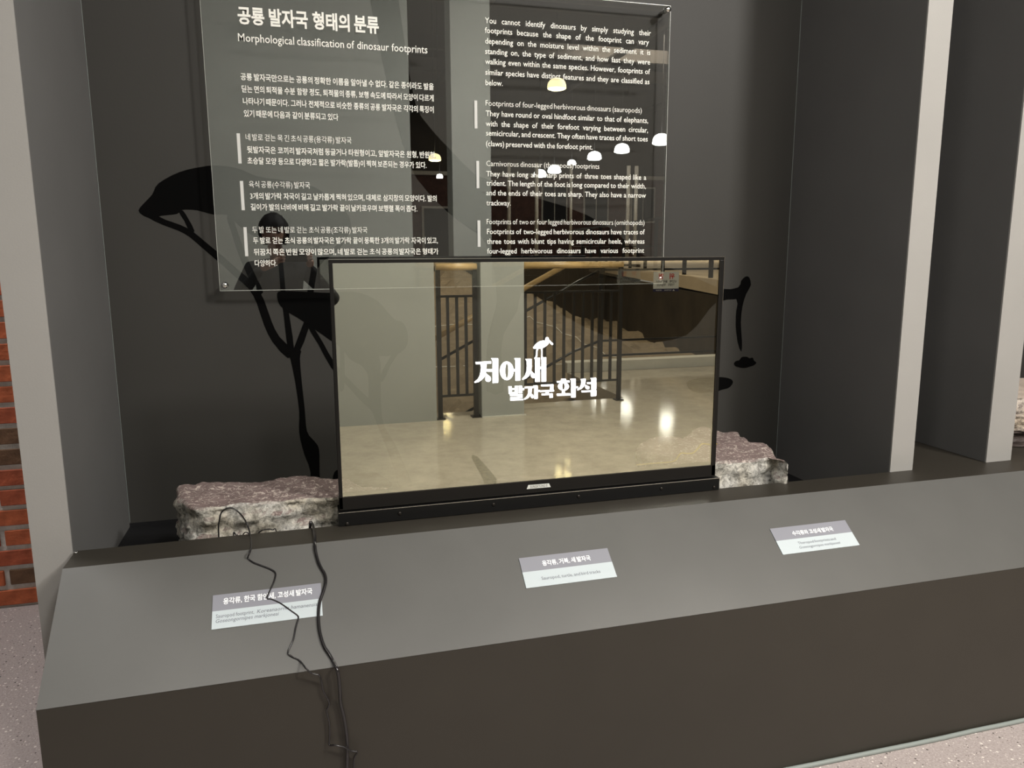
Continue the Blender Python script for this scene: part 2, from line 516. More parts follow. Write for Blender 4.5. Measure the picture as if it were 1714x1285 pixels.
mural('tree_crown', [(464, 492), (472, 487), (510, 488), (548, 490), (580, 488), (606, 491), (631, 503), (648, 521), (661, 535), (672, 538), (680, 549), (683, 567), (679, 582), (666, 592), (648, 596), (632, 597), (622, 612), (610, 612), (587, 602), (572, 583), (553, 569), (524, 549), (499, 532), (479, 520), (467, 508)], 3)
mural('tree_trunk', [(604, 606), (615, 625), (617, 650), (617, 676), (624, 692), (632, 712), (645, 745), (660, 785), (668, 815), (690, 815), (680, 785), (662, 745), (643, 712), (638, 680), (637, 640), (634, 596)], 3)
mural('tree_branch', stroke([(662, 592), (650, 610), (638, 636)], (7, 8)), 2)
mural('tree_branch', stroke([(572, 575), (573, 600), (572, 650)], (6, 8)), 2)
mural('hill', [(560, 790), (574, 785), (603, 784), (634, 794), (653, 805), (655, 814), (634, 820), (603, 814), (580, 808), (558, 812)], 3)
# the long-necked dinosaur: neck comes down from the top, body spreads behind the display
mural('dinosaur', [(600, -120), (612, -40), (628, 40), (640, 100), (652, 155), (674, 240), (698, 298), (743, 348), (775, 374), (806, 396), (818, 420), (829, 460), (832, 506), (826, 530), (818, 563), (814, 610), (816, 655), (843, 655), (839, 604), (843, 559), (866, 520), (873, 490), (905, 500), (945, 528), (1000, 556), (1050, 570), (1100, 572), (1150, 560), (1178, 530), (1198, 507), (1233, 500), (1233, 520), (1232, 543), (1235, 571), (1241, 588), (1242, 570), (1240, 540), (1243, 512), (1249, 492), (1257, 477), (1254, 464), (1248, 463), (1241, 470), (1236, 481), (1206, 483), (1160, 462), (1110, 444), (1078, 427), (1051, 406), (1010, 374), (948, 346), (873, 324), (811, 298), (794, 291), (750, 247), (705, 195), (691, 154), (681, 95), (670, 20), (660, -50), (650, -120)], 2)
mural('stone_shape', [(1229, 608), (1233, 604), (1238, 603), (1242, 598), (1250, 597), (1255, 599.5), (1260, 598.5), (1262, 603), (1266, 607), (1262, 611), (1256, 613), (1246, 615.5), (1236, 614), (1231, 612)], 3)
mural('stone_shape', [(1150, 640), (1170, 633), (1201, 631), (1220, 633), (1227, 639), (1221, 648), (1208, 652), (1190, 657), (1160, 655)], 3)


for sx in (-.6222, 2.0372):
    box('corner_seam', sx - .0006, sx + .0006, PB - .0014, PB - .0002, .62, CEIL - .1, M['seal'], wb)


def fin(name, x0, x1, z0, y1=PB + .06):
    t = thing(name, None, None, (0, 0, 0)); t['kind'] = 'structure'
    box('side_board', x0, x1, PY + .006, y1, z0, CEIL, M['fin_side'], t)
    box('edge_board', x0, x1, PY, PY + .006, z0, CEIL, M['fin_face'], t)
    return t


wl = fin('wall_left', -.7195, -.6237, 0, 3.72)
wr = fin('wall_right', 2.0382, 2.1367, .56)
wf = fin('wall_far_right', 2.4748, 2.5931, .7775)
fin('wall_beyond', 4.9, 5.0, .7775)

wbr = thing('wall_brick', None, None, (0, 0, 0)); wbr['kind'] = 'structure'
BY = 3.71
box('mortar_bed', -4.6, -.72, BY + .005, BY + .15, 0, CEIL, M['mortar'], wbr)
random.seed(4)
PITCH = .0925; BL = .262
bricks = []
for v in range(4):
    bm = bmesh.new(); bm_box(bm, 0, BL - .02, -.004, .04, 0, PITCH - .022)
    bmesh.ops.bevel(bm, geom=list(bm.edges), offset=.003, segments=1, affect='EDGES')
    me = bpy.data.meshes.new('brick'); bm.to_mesh(me); bm.free(); me.materials.append(BR[v]); bricks.append(me)
    bm = bmesh.new(); bm_box(bm, 0, BL / 2 - .02, -.004, .04, 0, PITCH - .022)
    bmesh.ops.bevel(bm, geom=list(bm.edges), offset=.003, segments=1, affect='EDGES')
    me = bpy.data.meshes.new('brick'); bm.to_mesh(me); bm.free(); me.materials.append(BR[v]); bricks.append(me)
nb = 0
for row in range(27):
    x = -2.62 + (.0 if row % 2 else BL * .75); z = .012 + row * PITCH
    half = row % 2
    while x < -.95:
        k = random.choice([0, 0, 0, 1, 1, 2, 3])
        o = bpy.data.objects.new('brick', bricks[k * 2 + (1 if half else 0)]); C.objects.link(o); o.parent = wbr
        o.location = (x, BY + random.uniform(-.002, .004), z + random.uniform(-.001, .001)); nb += 1
        x += BL / 2 if half else BL
        if row % 2: half = not half
        else: half = 0

# ------------------------------------------------------------------ plinth
pl = thing('display_plinth', 'long grey sloping display plinth with dark brown front running along the bays', 'plinth', (2, 2.0, 0))
XE = -.6163; X2 = 5.6
zS, yS, zF, yF = .7765, 2.084, .5575, 1.7984
th = .012
SN = Vector((0, -(zS - zF), (yS - yF))).normalized(); SN = Vector((0, -abs(SN.y), abs(SN.z)))
SD = Vector((0, yF - yS, zF - zS)).normalized()
A0 = Vector((0, yS, zS))
box('top_strip', XE, X2, yS, PY + .002, zS - .02, zS, M['brown'], pl)
box('top_strip', 2.138, X2, PY + .002, PB + .02, zS - .02, zS, M['brown'], pl)
prism('sloping_board', [(XE, yS, zS), (XE, yF, zF), (XE, yF + .0012, zF - .0014), (XE, yS, zS - .016)], (X2 - XE, 0, 0), M['slope'], pl)
prism('front_board', [(XE, yF + .0006, zF - .0016), (XE, yF + .0006, 0), (XE, yF + .02, 0), (XE, yF + .02, zF - .0016)], (X2 - XE, 0, 0), M['brown'], pl)
prism('end_board', [(XE + .002, yF + .021, 0), (XE + .002, yF + .021, zF - .024), (XE + .002, yS, zS - .028), (XE + .002, PY, zS - .028), (XE + .002, PY, 0)], (.016, 0, 0), M['brown'], pl)
box('back_board', XE + .02, X2, PY - .02, PY, 0, zS - .021, M['bay'], pl)
sp = [at_z(px, 0, 0) for px in (0,)]
rs = random.Random(2)
seal = [(XE + .05 + i * .12, yF - .006 + rs.uniform(-.003, .003), .005) for i in range(50)]
tube('floor_seal', seal, .008, M['seal'], pl, 6)


lathe('corner_screw', [(.006, 0), (.006, .003), (.0001, .004)], (-.612, 2.192, zS), M['chrome'], pl, 12)


def slope_pt(u, s, lift=0.0):
    return Vector((u, A0.y + SD.y * s, A0.z + SD.z * s)) + SN * lift


def plate(u0, u1, s0, s1, label, ko, en, split=.48, sag=None):
    base = slope_pt((u0 + u1) / 2, s1, 0)
    t = thing('label_plate', label, 'label', tuple(base))
    W = u1 - u0; Ht = s1 - s0; T = .0025

    def slab(name, a, b, mt, top):
        P = [slope_pt(u0, s0 + Ht * a), slope_pt(u1, s0 + Ht * a), slope_pt(u1, s0 + Ht * b), slope_pt(u0, s0 + Ht * b)]
        prism(name, P, SN * top, mt, t)
    slab('header_band', 0, split, M['plate_g'], T)
    slab('text_field', split, 1, M['plate_w'], T)

    def f(x, y): return slope_pt(u0 + x * W, s0 - y * Ht, T + .0004)
    asp = Ht / W

    def ln(rows):   # rows in fractions; glyph size given in metres
        out = []
        for (txt, a, b, v, size, bold, it) in rows:
            out.append((txt, a * W, b * W, -v * Ht, size, bold, it, 1.12))
        return out

    def g(x, y): return slope_pt(u0 + x, s0 - y, T + .0004)
    text_obj('white_lettering', ln(ko), g, M['plate_tw'], t)
    text_obj('grey_lettering', ln(en), g, M['plate_t'], t)
    return t


plate(-.2506, .0196, .1262, .2200, 'grey and white label crossed by two black cables, about a sauropod footprint',
      [('용각류, 한국 함안새, 고성새 발자국', .095, .915, .295, .0195, .022, False)],
      [('Sauropod footprint,', .035, .375, .69, .0145, .003, False), ('Koreanaornis hamanensis,', .40, .965, .69, .0145, .003, True),
       ('Goseongornipes markjonesi', .035, .60, .83, .0145, .003, True)])
plate(.5714, .8446, .1205, .2158, 'grey and white label reading Sauropod, turtle, and bird tracks',
      [('용각류, 거북, 새 발자국', .235, .775, .335, .0185, .022, False)],
      [('Sauropod, turtle, and bird tracks', .185, .835, .80, .0142, .003, False)])
plate(1.3966, 1.6766, .1185, .2122, 'grey and white label reading Theropod footprints, under the pale fin',
      [('수각류와 고성새 발자국', .245, .78, .345, .0175, .022, False)],
      [('Theropod footprints and', .25, .745, .70, .0128, .003, False), ('Goseongornipes markjonesi', .24, .775, .86, .0128, .003, True)])

# ------------------------------------------------------------------ rocks


def rock(name, label, outline, zt, zb, mt, seed, tilt=(0, 0), rough=.02, topn=.008, loc=None):
    """slab with a rough outline: rings from the middle of its top out to the rim and down its broken sides"""
    P = closed_smooth([Vector((a, b, 0)) for a, b in outline], 11); n = len(P)
    cx = sum(p.x for p in P) / n; cy = sum(p.y for p in P) / n
    t0 = Vector((cx, cy, zb)); bm = bmesh.new(); rings = []; sd = Vector((seed * 3.1, seed * 1.7, seed * .9))

    def top(x, y):
        v = Vector((x, y, 0)) + sd
        return zt + tilt[0] * (x - cx) + tilt[1] * (y - cy) + topn * (noise.fractal(v * 7, .8, 2.1, 5) + .35 * noise.noise(v * 45))
    K = 30
    for k in range(1, K + 1):
        f = (k / K)
        ring = []
        for p in P:
            q = Vector((cx + (p.x - cx) * f, cy + (p.y - cy) * f, 0))
            if k > K * .7:
                q += Vector((noise.noise(q * 30 + sd), noise.noise(q * 30 - sd), 0)) * .006
            z = top(q.x, q.y)
            if k == K: z -= .007
            ring.append(bm.verts.new((q.x, q.y, z)))
        rings.append(ring)
    c = bm.verts.new((cx, cy, top(cx, cy)))
    for i in range(n): bm.faces.new([c, rings[0][i], rings[0][(i + 1) % n]])
    D = 26
    for k in range(1, D + 1):
        f = k / D; ring = []
        for i, p in enumerate(P):
            nx = P[(i + 1) % n] - P[i - 1]; nrm = Vector((nx.y, -nx.x, 0)).normalized()
            if nrm.dot(Vector((p.x - cx, p.y - cy, 0))) < 0: nrm = -nrm
            z0 = top(p.x, p.y); z = z0 + (zb - z0) * f
            q = Vector((p.x, p.y, z * 1.6)) + sd
            d = noise.fractal(q * 11, .7, 2.1, 6) * rough + abs(noise.noise(q * 4)) * rough * -1.3 + noise.noise(Vector((q.x * 5, q.y * 5, z * 34))) * rough * .45
            d *= min(1, f * 7)
            ring.append(bm.verts.new((p.x + nrm.x * d, p.y + nrm.y * d, z)))
        rings.append(ring)
    for a, b in zip(rings, rings[1:]):
        for i in range(n): bm.faces.new([a[i], b[i], b[(i + 1) % n], a[(i + 1) % n]])
    bm.faces.new(rings[-1])
    bmesh.ops.recalc_face_normals(bm, faces=bm.faces)
    bmesh.ops.translate(bm, verts=bm.verts, vec=-t0)
    for fc in bm.faces: fc.smooth = True
    o = finish(bm, name, mt); o.location = t0
    tag(o, label, 'rock'); return o


def rim(px, z, front):
    return [(p.x, p.y) for p in (at_z(a, b, z) for a, b in px)] + front


rock('rock_slab', 'pinkish fossil rock slab with a looped black cable before it',
     rim([(303, 840), (296, 828), (295, 816), (303, 812), (316, 814), (332, 811), (355, 810), (374, 808), (393, 806.5), (412, 808), (435, 808.5), (455, 806), (474, 803), (489, 800), (509, 799.5), (528, 801), (547, 802.5), (562, 804.5), (586, 805), (603, 814), (620, 823), (636, 826)], .846,
         [(.245, 2.29), (.19, 2.262), (.10, 2.255), (-.02, 2.262), (-.12, 2.252), (-.22, 2.258), (-.315, 2.262)]),
     .850, .6055, M['rock'], 3, tilt=(.0, .0))
rock('rock_slab', 'pinkish fossil rock slab with a pointed corner beside the right fin',
     rim([(1080, 770), (1065, 748), (1095, 734), (1120, 732), (1139, 736), (1155, 726), (1171, 716), (1190, 719), (1208, 724), (1234, 725), (1239, 732), (1249, 735), (1256, 741), (1280, 743), (1288, 750), (1295, 757), (1299, 765), (1306, 771), (1319, 776)], .848,
         [(1.59, 2.262), (1.50, 2.252), (1.42, 2.258), (1.33, 2.252), (1.24, 2.26)]),
     .853, .6055, M['rock'], 8, tilt=(.0, .0), rough=.012, topn=.006)
rock('rock_block', 'dark banded stone block under the pale rock beyond the second fin',
     [(2.74, 2.36), (2.95, 2.33), (3.2, 2.35), (3.3, 2.5), (3.22, 2.68), (2.95, 2.72), (2.74, 2.66), (2.68, 2.5)], .845, .778,
     mat('dark_banded_stone', (.06, .045, .04), .6, .4, var=.4, vscale=20, bump=.5, bscale=30), 5, rough=.012, topn=.002)
rock('rock_slab', 'pale cream rock on a dark stone block beyond the second fin',
     [(2.73, 2.35), (2.95, 2.325), (3.2, 2.34), (3.31, 2.5), (3.22, 2.69), (2.95, 2.73), (2.72, 2.67), (2.67, 2.5)], .985, .846,
     M['rock2'], 6, rough=.02)

# ------------------------------------------------------------------ acrylic panel
AX0, AX1, AZ0, AZ1 = -.260, 1.4215, 1.4415, 2.491
TH = .008
ap = thing('acrylic_panel', 'clear acrylic text panel about dinosaur footprints on chrome studs', 'panel', (.58, PA, AZ0))
bm = bmesh.new(); fs = bm_box(bm, AX0, AX1, PA, PA + TH, AZ0, AZ1)
for f in fs:
    f.normal_update(); f.material_index = 0 if abs(f.normal.y) > .5 else 1
finish(bm, 'acrylic_sheet', [M['acry_face'], M['acry_edge']], ap)
for a in ((AX0, AX1, AZ0, AZ0 + .0016), (AX1 - .0016, AX1, AZ0, AZ1), (AX0, AX0 + .0012, AZ0, AZ1), (AX0, AX1, AZ1 - .0014, AZ1)):
    box('painted_edge_glow', a[0], a[1], PA - .0006, PA - .0001, a[2], a[3], M['acry_edge'], ap)  # pale strips stand in for light glowing through the sheet's edges
for sx in (-.243, 1.4075):
    for sz in (1.461, 2.475):
        st = lathe('standoff', [(.0095, .0), (.0095, -.002), (.012, -.002), (.012, .008), (.0095, .012), (.004, .0135), (0.0001, .0135)], (sx, PA, sz), M['chrome'], ap, 20, 'Y')
        tube('standoff_shaft', [(sx, PA + TH, sz), (sx, PB, sz)], .008, M['chrome'], ap, 14)


def acx(px, py): p = at_y(px, py, PA); return p.x, p.z


def tline(text, px0, py0, px1, size, bold, cond, drop=0.0, italic=False):
    x0, z = acx(px0, py0)
    # the right end lies on the same height: step along the row to find its x
    r = ray(px1, py0); x1 = r.x * PA / r.y
    for _ in range(4):
        # pixel row of a level line at that column
        lo, hi = py0 - 60, py0 + 90
        for _k in range(30):
            mid = (lo + hi) / 2
            if at_y(px1, mid, PA).z > z: lo = mid
            else: hi = mid
        x1 = at_y(px1, (lo + hi) / 2, PA).x
        break
    return (text, x0, x1, z + drop, size, bold, italic, cond)


KB = .0022
ko_title = [tline('공룡 발자국 형태의 분류', 398.5, 39.5, 634.5, .059, .030, 1.3, .0045)]
ko_sub = [tline('Morphological classification of dinosaur footprints', 398.8, 68.8, 715.5, .0365, .004, .92)]
KS = .0248
ko = [
    tline('공룡 발자국만으로는 공룡의 정확한 이름을 알아낼 수 없다. 같은 종이라도 발을', 403, 134, 726, KS, .014, 1.0, KB),
    tline('딛는 면의 퇴적물 수분 함량 정도, 퇴적물의 종류, 보행 속도에 따라서 모양이 다르게', 405, 154.5, 726, KS, .014, 1.0, KB),
    tline('나타나기 때문이다. 그러나 전체적으로 비슷한 종류의 공룡 발자국은 각각의 특징이', 407, 175, 726, KS, .014, 1.0, KB),
    tline('있기 때문에 다음과 같이 분류되고 있다', 408.5, 195.5, 566.5, KS, .014, 1.0, KB),
    tline('뒷발자국은 코끼리 발자국처럼 둥글거나 타원형이고, 앞발자국은 원형, 반원형,', 413.8, 256, 730, KS, .014, 1.0, KB),
    tline('초승달 모양 등으로 다양하고 짧은 발가락(발톱)이 찍혀 보존되는 경우가 있다.', 414.5, 274.5, 714, KS, .014, 1.0, KB),
    tline('3개의 발가락 자국이 길고 날카롭게 찍혀 있으며, 대체로 삼지창의 모양이다. 발의', 419, 333.5, 731, KS, .014, 1.0, KB),
    tline('길이가 발의 너비에 비해 길고 발가락 끝이 날카로우며 보행렬 폭이 좁다.', 420, 352, 698.6, KS, .014, 1.0, KB),
    tline('두 발로 걷는 초식 공룡의 발자국은 발가락 끝이 뭉툭한 3개의 발가락 자국이 있고,', 424, 408, 733, KS, .014, 1.0, KB),
    tline('뒤꿈치 쪽은 반원 모양이 많으며, 네 발로 걷는 초식 공룡의 발자국은 형태가', 425, 427.4, 734, KS, .014, 1.0, KB),
    tline('다양하다.', 426.7, 446, 464, KS, .014, 1.0, KB)]
ko_h = [
    tline('네 발로 걷는 목 긴 초식 공룡(용각류) 발자국', 411.5, 235, 588.5, KS, 0, 1.0, KB),
    tline('육식 공룡(수각류) 발자국', 417, 314, 519, KS, 0, 1.0, KB),
    tline('두 발 또는 네 발로 걷는 초식 공룡(조각류) 발자국', 422.5, 390, 615, KS, 0, 1.0, KB)]
ES = .0278
eb = .007
en = [tline(t, x0, y, x1, ES, eb, .92) for t, x0, y, x1 in (
    ('You cannot identify dinosaurs by simply studying their', 811.6, 38.5, 1089.4),
    ('footprints because the shape of the footprint can vary', 811.6, 55, 1086),
    ('depending on the moisture level within the sediment it is', 812, 72.8, 1088.5),
    ('standing on, the type of sediment, and how fast they were', 812, 90, 1088),
    ('walking even within the same species. However, footprints of', 812, 107, 1088),
    ('similar species have distinct features and they are classified as', 812.3, 125, 1087),
    ('below.', 812.6, 142.4, 841.5),
    ('They have round or oval hindfoot similar to that of elephants,', 813, 194, 1084.7),
    ('with the shape of their forefoot varying between circular,', 813, 211, 1084.5),
    ('semicircular, and crescent. They often have traces of short toes', 813.5, 226.8, 1084),
    ('(claws) preserved with the forefoot print.', 813.5, 244.5, 992),
    ('They have long and sharp prints of three toes shaped like a', 814, 295, 1081.5),
    ('trident. The length of the foot is long compared to their width,', 814, 310.4, 1081),
    ('and the ends of their toes are sharp. They also have a narrow', 814, 326.7, 1081),
    ('trackway.', 814, 343.5, 855),
    ('Footprints of two-legged herbivorous dinosaurs have traces of', 815, 391.6, 1079),
    ('three toes with blunt tips having semicircular heels, whereas', 815, 408, 1078.5),
    ('four-legged herbivorous dinosaurs have various footprint', 815.4, 424.3, 1078))]
en_h = [tline(t, x0, y, x1, ES, -.004, .93) for t, x0, y, x1 in (
    ('Footprints of four-legged herbivorous dinosaurs (sauropods)', 812.8, 176.7, 1074),
    ('Carnivorous dinosaur (theropods) footprints', 814, 277.7, 1003),
    ('Footprints of two or four legged herbivorous dinosaurs (ornithopods)', 814.7, 375, 1078.5))]


def onac(x, z): return (x, PA - .0006, z)


for nm, ls in (('title_lettering', ko_title), ('subtitle_lettering', ko_sub), ('korean_lettering', ko + ko_h), ('english_lettering', en + en_h)):
    text_obj(nm, ls, onac, M['print'], ap)
for a, b, c, d_ in ((393.3, 223, 401.7, 273.5), (399, 302.7, 407, 351.7), (405, 380, 412.7, 428.7), (793.2, 168, 795, 214.7), (795, 269, 799.8, 315), (797, 368.7, 801.8, 413)):
    x0, z0 = acx(a, b); x1, z1 = acx(c, d_); wd = .0105; xm = (x0 + x1) / 2
    box('accent_bar', xm, xm + wd, PA - .001, PA - .0002, z1, z0, M['bar'], ap)

# ------------------------------------------------------------------ transparent display
DX0, DX1 = .086, 1.323
DZ0, DZ1 = .7775, 1.5515
DB = PY + .045
ds = thing('transparent_display', 'large half-mirror transparent screen in a slim black frame on the plinth', 'screen', (.705, PY, DZ0))
GX0, GX1, GZ0, GZ1 = .0965, 1.3085, .8625, 1.5415
box('top_frame', DX0, DX1, PY - .002, PY + .014, GZ1, DZ1, M['black'], ds, .001)
box('side_frame', DX0, GX0, PY - .002, PY + .014, .826, GZ1, M['black'], ds, .001)
box('side_frame', GX1, DX1, PY - .002, PY + .014, .826, GZ1, M['black'], ds, .001)
box('bottom_bezel', DX0, DX1, PY - .002, DB, .822, GZ0, M['black'], ds, .001)
box('metal_edge', DX0 - .0012, DX1 + .0012, PY - .003, PY + .004, DZ1 - .0002, DZ1 + .0014, M['edge'], ds)
box('metal_edge', DX1 - .0002, DX1 + .0012, PY - .003, PY + .003, 1.40, DZ1, M['edge'], ds)
box('glass_edge', GX0, GX1, PY - .0032, PY - .0018, GZ0 - .0012, GZ0 + .0002, M['screw'], ds)
box('glass_edge', GX1 - .0006, GX1 + .001, PY - .0032, PY - .0018, GZ0, GZ1, M['screw'], ds)
bb = box('base_bar', DX0 - .004, DX1 + .012, PY - .012, DB + .03, DZ0, .8195, M['black2'], ds, .0012)
box('metal_edge', DX0 - .004, DX1 + .012, PY - .0135, PY - .0105, .8180, .8197, M['edge'], ds)
for sx in (.26, .55, .83, 1.12, 1.315):
    lathe('screw', [(.0052, 0), (.0052, .002), (.003, .003), (.0001, .003)], (sx, PY - .012, .801 if sx < 1.3 else .788), M['screw'], ds, 14, 'Y')
lathe('screw', [(.0052, 0), (.0052, .002), (.003, .003), (.0001, .003)], (.105, PY - .012, .784), M['screw'], ds, 14, 'Y')
bm = bmesh.new(); fs = bm_box(bm, GX0, GX1, PY, PY + .006, GZ0, GZ1)
for f in fs:
    f.normal_update(); f.material_index = 0 if f.normal.y < -.5 else 1
M['clear'] = mirror_mat('clear_back', .02, (1, 1, 1), (.99, .99, .99))
finish(bm, 'screen_glass', [M['screen'], M['clear']], ds)
# maker's sticker
P = [at_y(a, b, PY - .0022) for a, b in ((884.2, 811.6), (918.9, 808.8), (921.7, 814.8), (881.6, 818.3))]
stk = prism('sticker', P, (0, -.0006, 0), M['sticker'], ds)
stk['label'] = 'white maker sticker'
a0 = at_y(887, 817, PY - .003)
text_obj('sticker_lettering', [('SUNGKYUNG IS', a0.x + .001, a0.x + .058, a0.z + .0005, .0115, 0, False, 1.0)], lambda x, z: (x, PY - .0031, z), M['ink'], ds)

# lit logo, drawn in crop units (0.14 px each)
LY = PY - .0012


def lg(x, y): return at_y(780 + x * .14, 550 + y * .14, LY)


def ell(cx, cy, rx, ry, n=24): return [(cx + rx * math.cos(2 * math.pi * i / n), cy + ry * math.sin(2 * math.pi * i / n)) for i in range(n)]


logo_bm = bmesh.new()


def lpoly(pts, hole=None):
    L = [[Vector((a, b, 0)) for a, b in pts]]
    if hole: L.append([Vector((a, b, 0)) for a, b in hole])
    flat = [p for l in L for p in l]
    vs = [logo_bm.verts.new(lg(p.x, p.y)) for p in flat]
    for t in tessellate_polygon(L):
        try: logo_bm.faces.new([vs[i] for i in t])
        except ValueError: pass


def lrect(a, b, c, d): lpoly([(a, b), (c, b), (c, d), (a, d)])


lpoly([(115, 398), (300, 388), (300, 418), (118, 424)])
lpoly([(172, 418), (245, 415), (243, 480), (238, 540), (222, 575), (190, 610), (150, 637), (104, 648), (100, 636), (140, 605), (163, 565), (176, 510), (180, 460)])
lpoly([(238, 530), (262, 552), (290, 572), (300, 600), (292, 625), (268, 636), (240, 628), (230, 605), (236, 575)])
lrect(248, 484, 318, 514)
lpoly([(300, 352), (380, 352), (386, 360), (386, 640), (380, 647), (318, 651), (318, 385)])
lpoly(ell(488, 503, 82, 112), ell(489, 503, 19, 88))
lrect(565, 484, 600, 512)
lpoly([(578, 352), (650, 352), (650, 614), (644, 620), (592, 622), (592, 385)])
lpoly([(712, 362), (786, 360), (786, 470), (778, 520), (752, 566), (718, 595), (676, 612), (671, 602), (706, 560), (724, 510), (730, 450), (727, 392)])
lpoly([(786, 508), (806, 528), (828, 548), (828, 585), (806, 592), (786, 584), (775, 562)])
lpoly([(818, 350), (880, 345), (884, 352), (884, 634), (828, 636), (828, 380)])
lrect(880, 456, 902, 482)
lpoly([(896, 345), (958, 342), (958, 628), (950, 634), (902, 634), (902, 376)])
# bal
lpoly([(508, 690), (546, 688), (548, 714), (586, 712), (584, 686), (622, 684), (622, 776), (512, 780)], [(549, 732), (586, 730), (586, 756), (549, 758)])
lpoly([(628, 682), (668, 680), (672, 686), (672, 712), (695, 712), (695, 734), (672, 735), (672, 770), (634, 772), (634, 700)])
lpoly([(528, 786), (674, 781), (674, 828), (576, 833), (576, 842), (684, 839), (684, 855), (530, 860), (530, 818), (636, 813), (636, 802), (528, 806)])
# ja
lpoly([(702, 694), (808, 688), (808, 708), (702, 714)])
lpoly([(745, 706), (788, 704), (786, 760), (770, 800), (740, 832), (698, 850), (692, 842), (728, 808), (744, 770)])
lpoly([(784, 775), (800, 790), (812, 806), (808, 826), (790, 832), (776, 820), (776, 796)])
lpoly([(806, 680), (852, 678), (858, 684), (858, 735), (885, 734), (885, 752), (858, 754), (858, 832), (852, 838), (816, 838), (816, 700)])
# guk
lpoly([(898, 670), (1042, 664), (1048, 672), (1045, 726), (1006, 728), (1008, 686), (900, 690)])
lpoly([(884, 738), (1052, 730), (1052, 750), (992, 753), (992, 774), (952, 776), (952, 756), (884, 758)])
lpoly([(904, 778), (1036, 772), (1038, 824), (1000, 828), (1000, 792), (906, 796)])
# hwa
lpoly([(1138, 600), (1192, 597), (1198, 618), (1238, 620), (1238, 642), (1090, 646), (1088, 626), (1136, 622)])
lpoly(ell(1166, 690, 66, 50), ell(1166, 690, 15, 40))
lpoly([(1148, 735), (1182, 734), (1182, 772), (1246, 772), (1246, 798), (1090, 802), (1086, 778), (1148, 774)])
lpoly([(1246, 600), (1308, 596), (1312, 604), (1312, 690), (1342, 688), (1342, 708), (1312, 710), (1312, 815), (1304, 822), (1258, 822), (1258, 624)])
# seok
lpoly([(1370, 602), (1432, 598), (1428, 648), (1412, 690), (1382, 718), (1336, 738), (1328, 728), (1362, 700), (1378, 660), (1380, 624)])
lpoly([(1430, 668), (1448, 680), (1474, 690), (1478, 712), (1460, 724), (1438, 720), (1424, 700)])
lrect(1448, 640, 1502, 662)
lpoly([(1490, 590), (1552, 585), (1558, 592), (1558, 724), (1500, 728), (1500, 615)])
lpoly([(1380, 742), (1556, 732), (1560, 740), (1558, 800), (1550, 806), (1494, 808), (1494, 756), (1384, 760)])
lo = finish(logo_bm, 'lit_lettering', M['logo'], ds)
logo_bm = bmesh.new()
body = closed_smooth([Vector((a, b, 0)) for a, b in ((803, 228), (818, 205), (845, 175), (880, 152), (920, 142), (948, 142), (952, 115), (968, 100), (986, 108), (993, 128), (1015, 152), (1043, 180), (1030, 195), (1010, 180), (994, 160), (985, 182), (960, 206), (925, 228), (890, 238), (850, 236), (818, 240))], 3)
lpoly([(p.x, p.y) for p in body])
lpoly([(852, 232), (872, 232), (856, 262), (852, 332), (842, 346), (820, 346), (836, 332), (840, 262)])
lpoly([(898, 234), (914, 232), (914, 332), (926, 346), (900, 346), (902, 280)])
finish(logo_bm, 'lit_bird_emblem', M['logo'], ds)

# ------------------------------------------------------------------ cables
YB = PY + .02


def on_slope(px, py, lift):
    n = SN; P0 = A0 + SN * lift; r = ray(px, py); t = (P0 - Vector((0, 0, H))).dot(n) / r.dot(n)
    return Vector((0, 0, H)) + r * t


def cable_pts(px, r):
    out = []
    for a, b, where in px:
        if where == 'b': out.append(at_y(a, b, YB))
        elif where == 't': out.append(at_z(a, b, zS + r))
        elif where == 's': out.append(on_slope(a, b, r))
        else: out.append(at_y(a, b, yF - .006 - r if where == 'f' else yF - .02))
    return out


cp = cable_pts([(367, 915, 'b'), (366, 892, 'b'), (367, 872, 'b'), (371, 857, 'b'), (382, 850, 'b'), (393, 852, 'b'), (405, 863, 'b'), (414, 878, 'b'), (419, 896, 't'), (421, 913, 't'), (418, 925, 't'), (415, 934, 's'), (424, 941, 's'), (434, 945, 's'), (452, 952, 's'), (461, 959, 's'), (459, 972, 's'), (452, 988, 's'), (447, 1001, 's'), (455, 1003, 's'), (470, 1010, 's'), (487, 1022, 's'), (498, 1030, 's'), (499, 1036, 's'), (495, 1050, 's'), (491, 1070, 's'), (482, 1091, 's'), (488, 1098, 's'), (502, 1106, 's'), (512, 1118, 'g'), (522, 1127, 'g'), (534, 1130, 'g'), (538, 1140, 'f'), (541, 1156, 'f'), (551, 1176, 'f'), (547, 1190, 'f'), (551, 1208, 'f'), (552, 1230, 'f'), (551, 1246, 'f'), (560, 1247, 'g'), (575, 1250, 'g'), (590, 1257, 'g'), (598, 1258, 'g'), (593, 1268, 'f'), (592, 1285, 'f'), (590, 1310, 'f')], .0022)
cp += [cp[-1] + Vector((0, -.01, -.12)), Vector((cp[-1].x - .02, yF - .03, .004)), Vector((cp[-1].x - .3, yF - .10, .004))]
cp[0] = Vector((cp[0].x, YB, .62))
cp.insert(0, Vector((cp[0].x + .05, YB + .05, .608)))
o = tube('thin_cable', smooth_path(cp, 5), .0022, M['cable'])
tag(o, 'thin kinked black cable looping over the plinth and crossing the first label', 'cable')
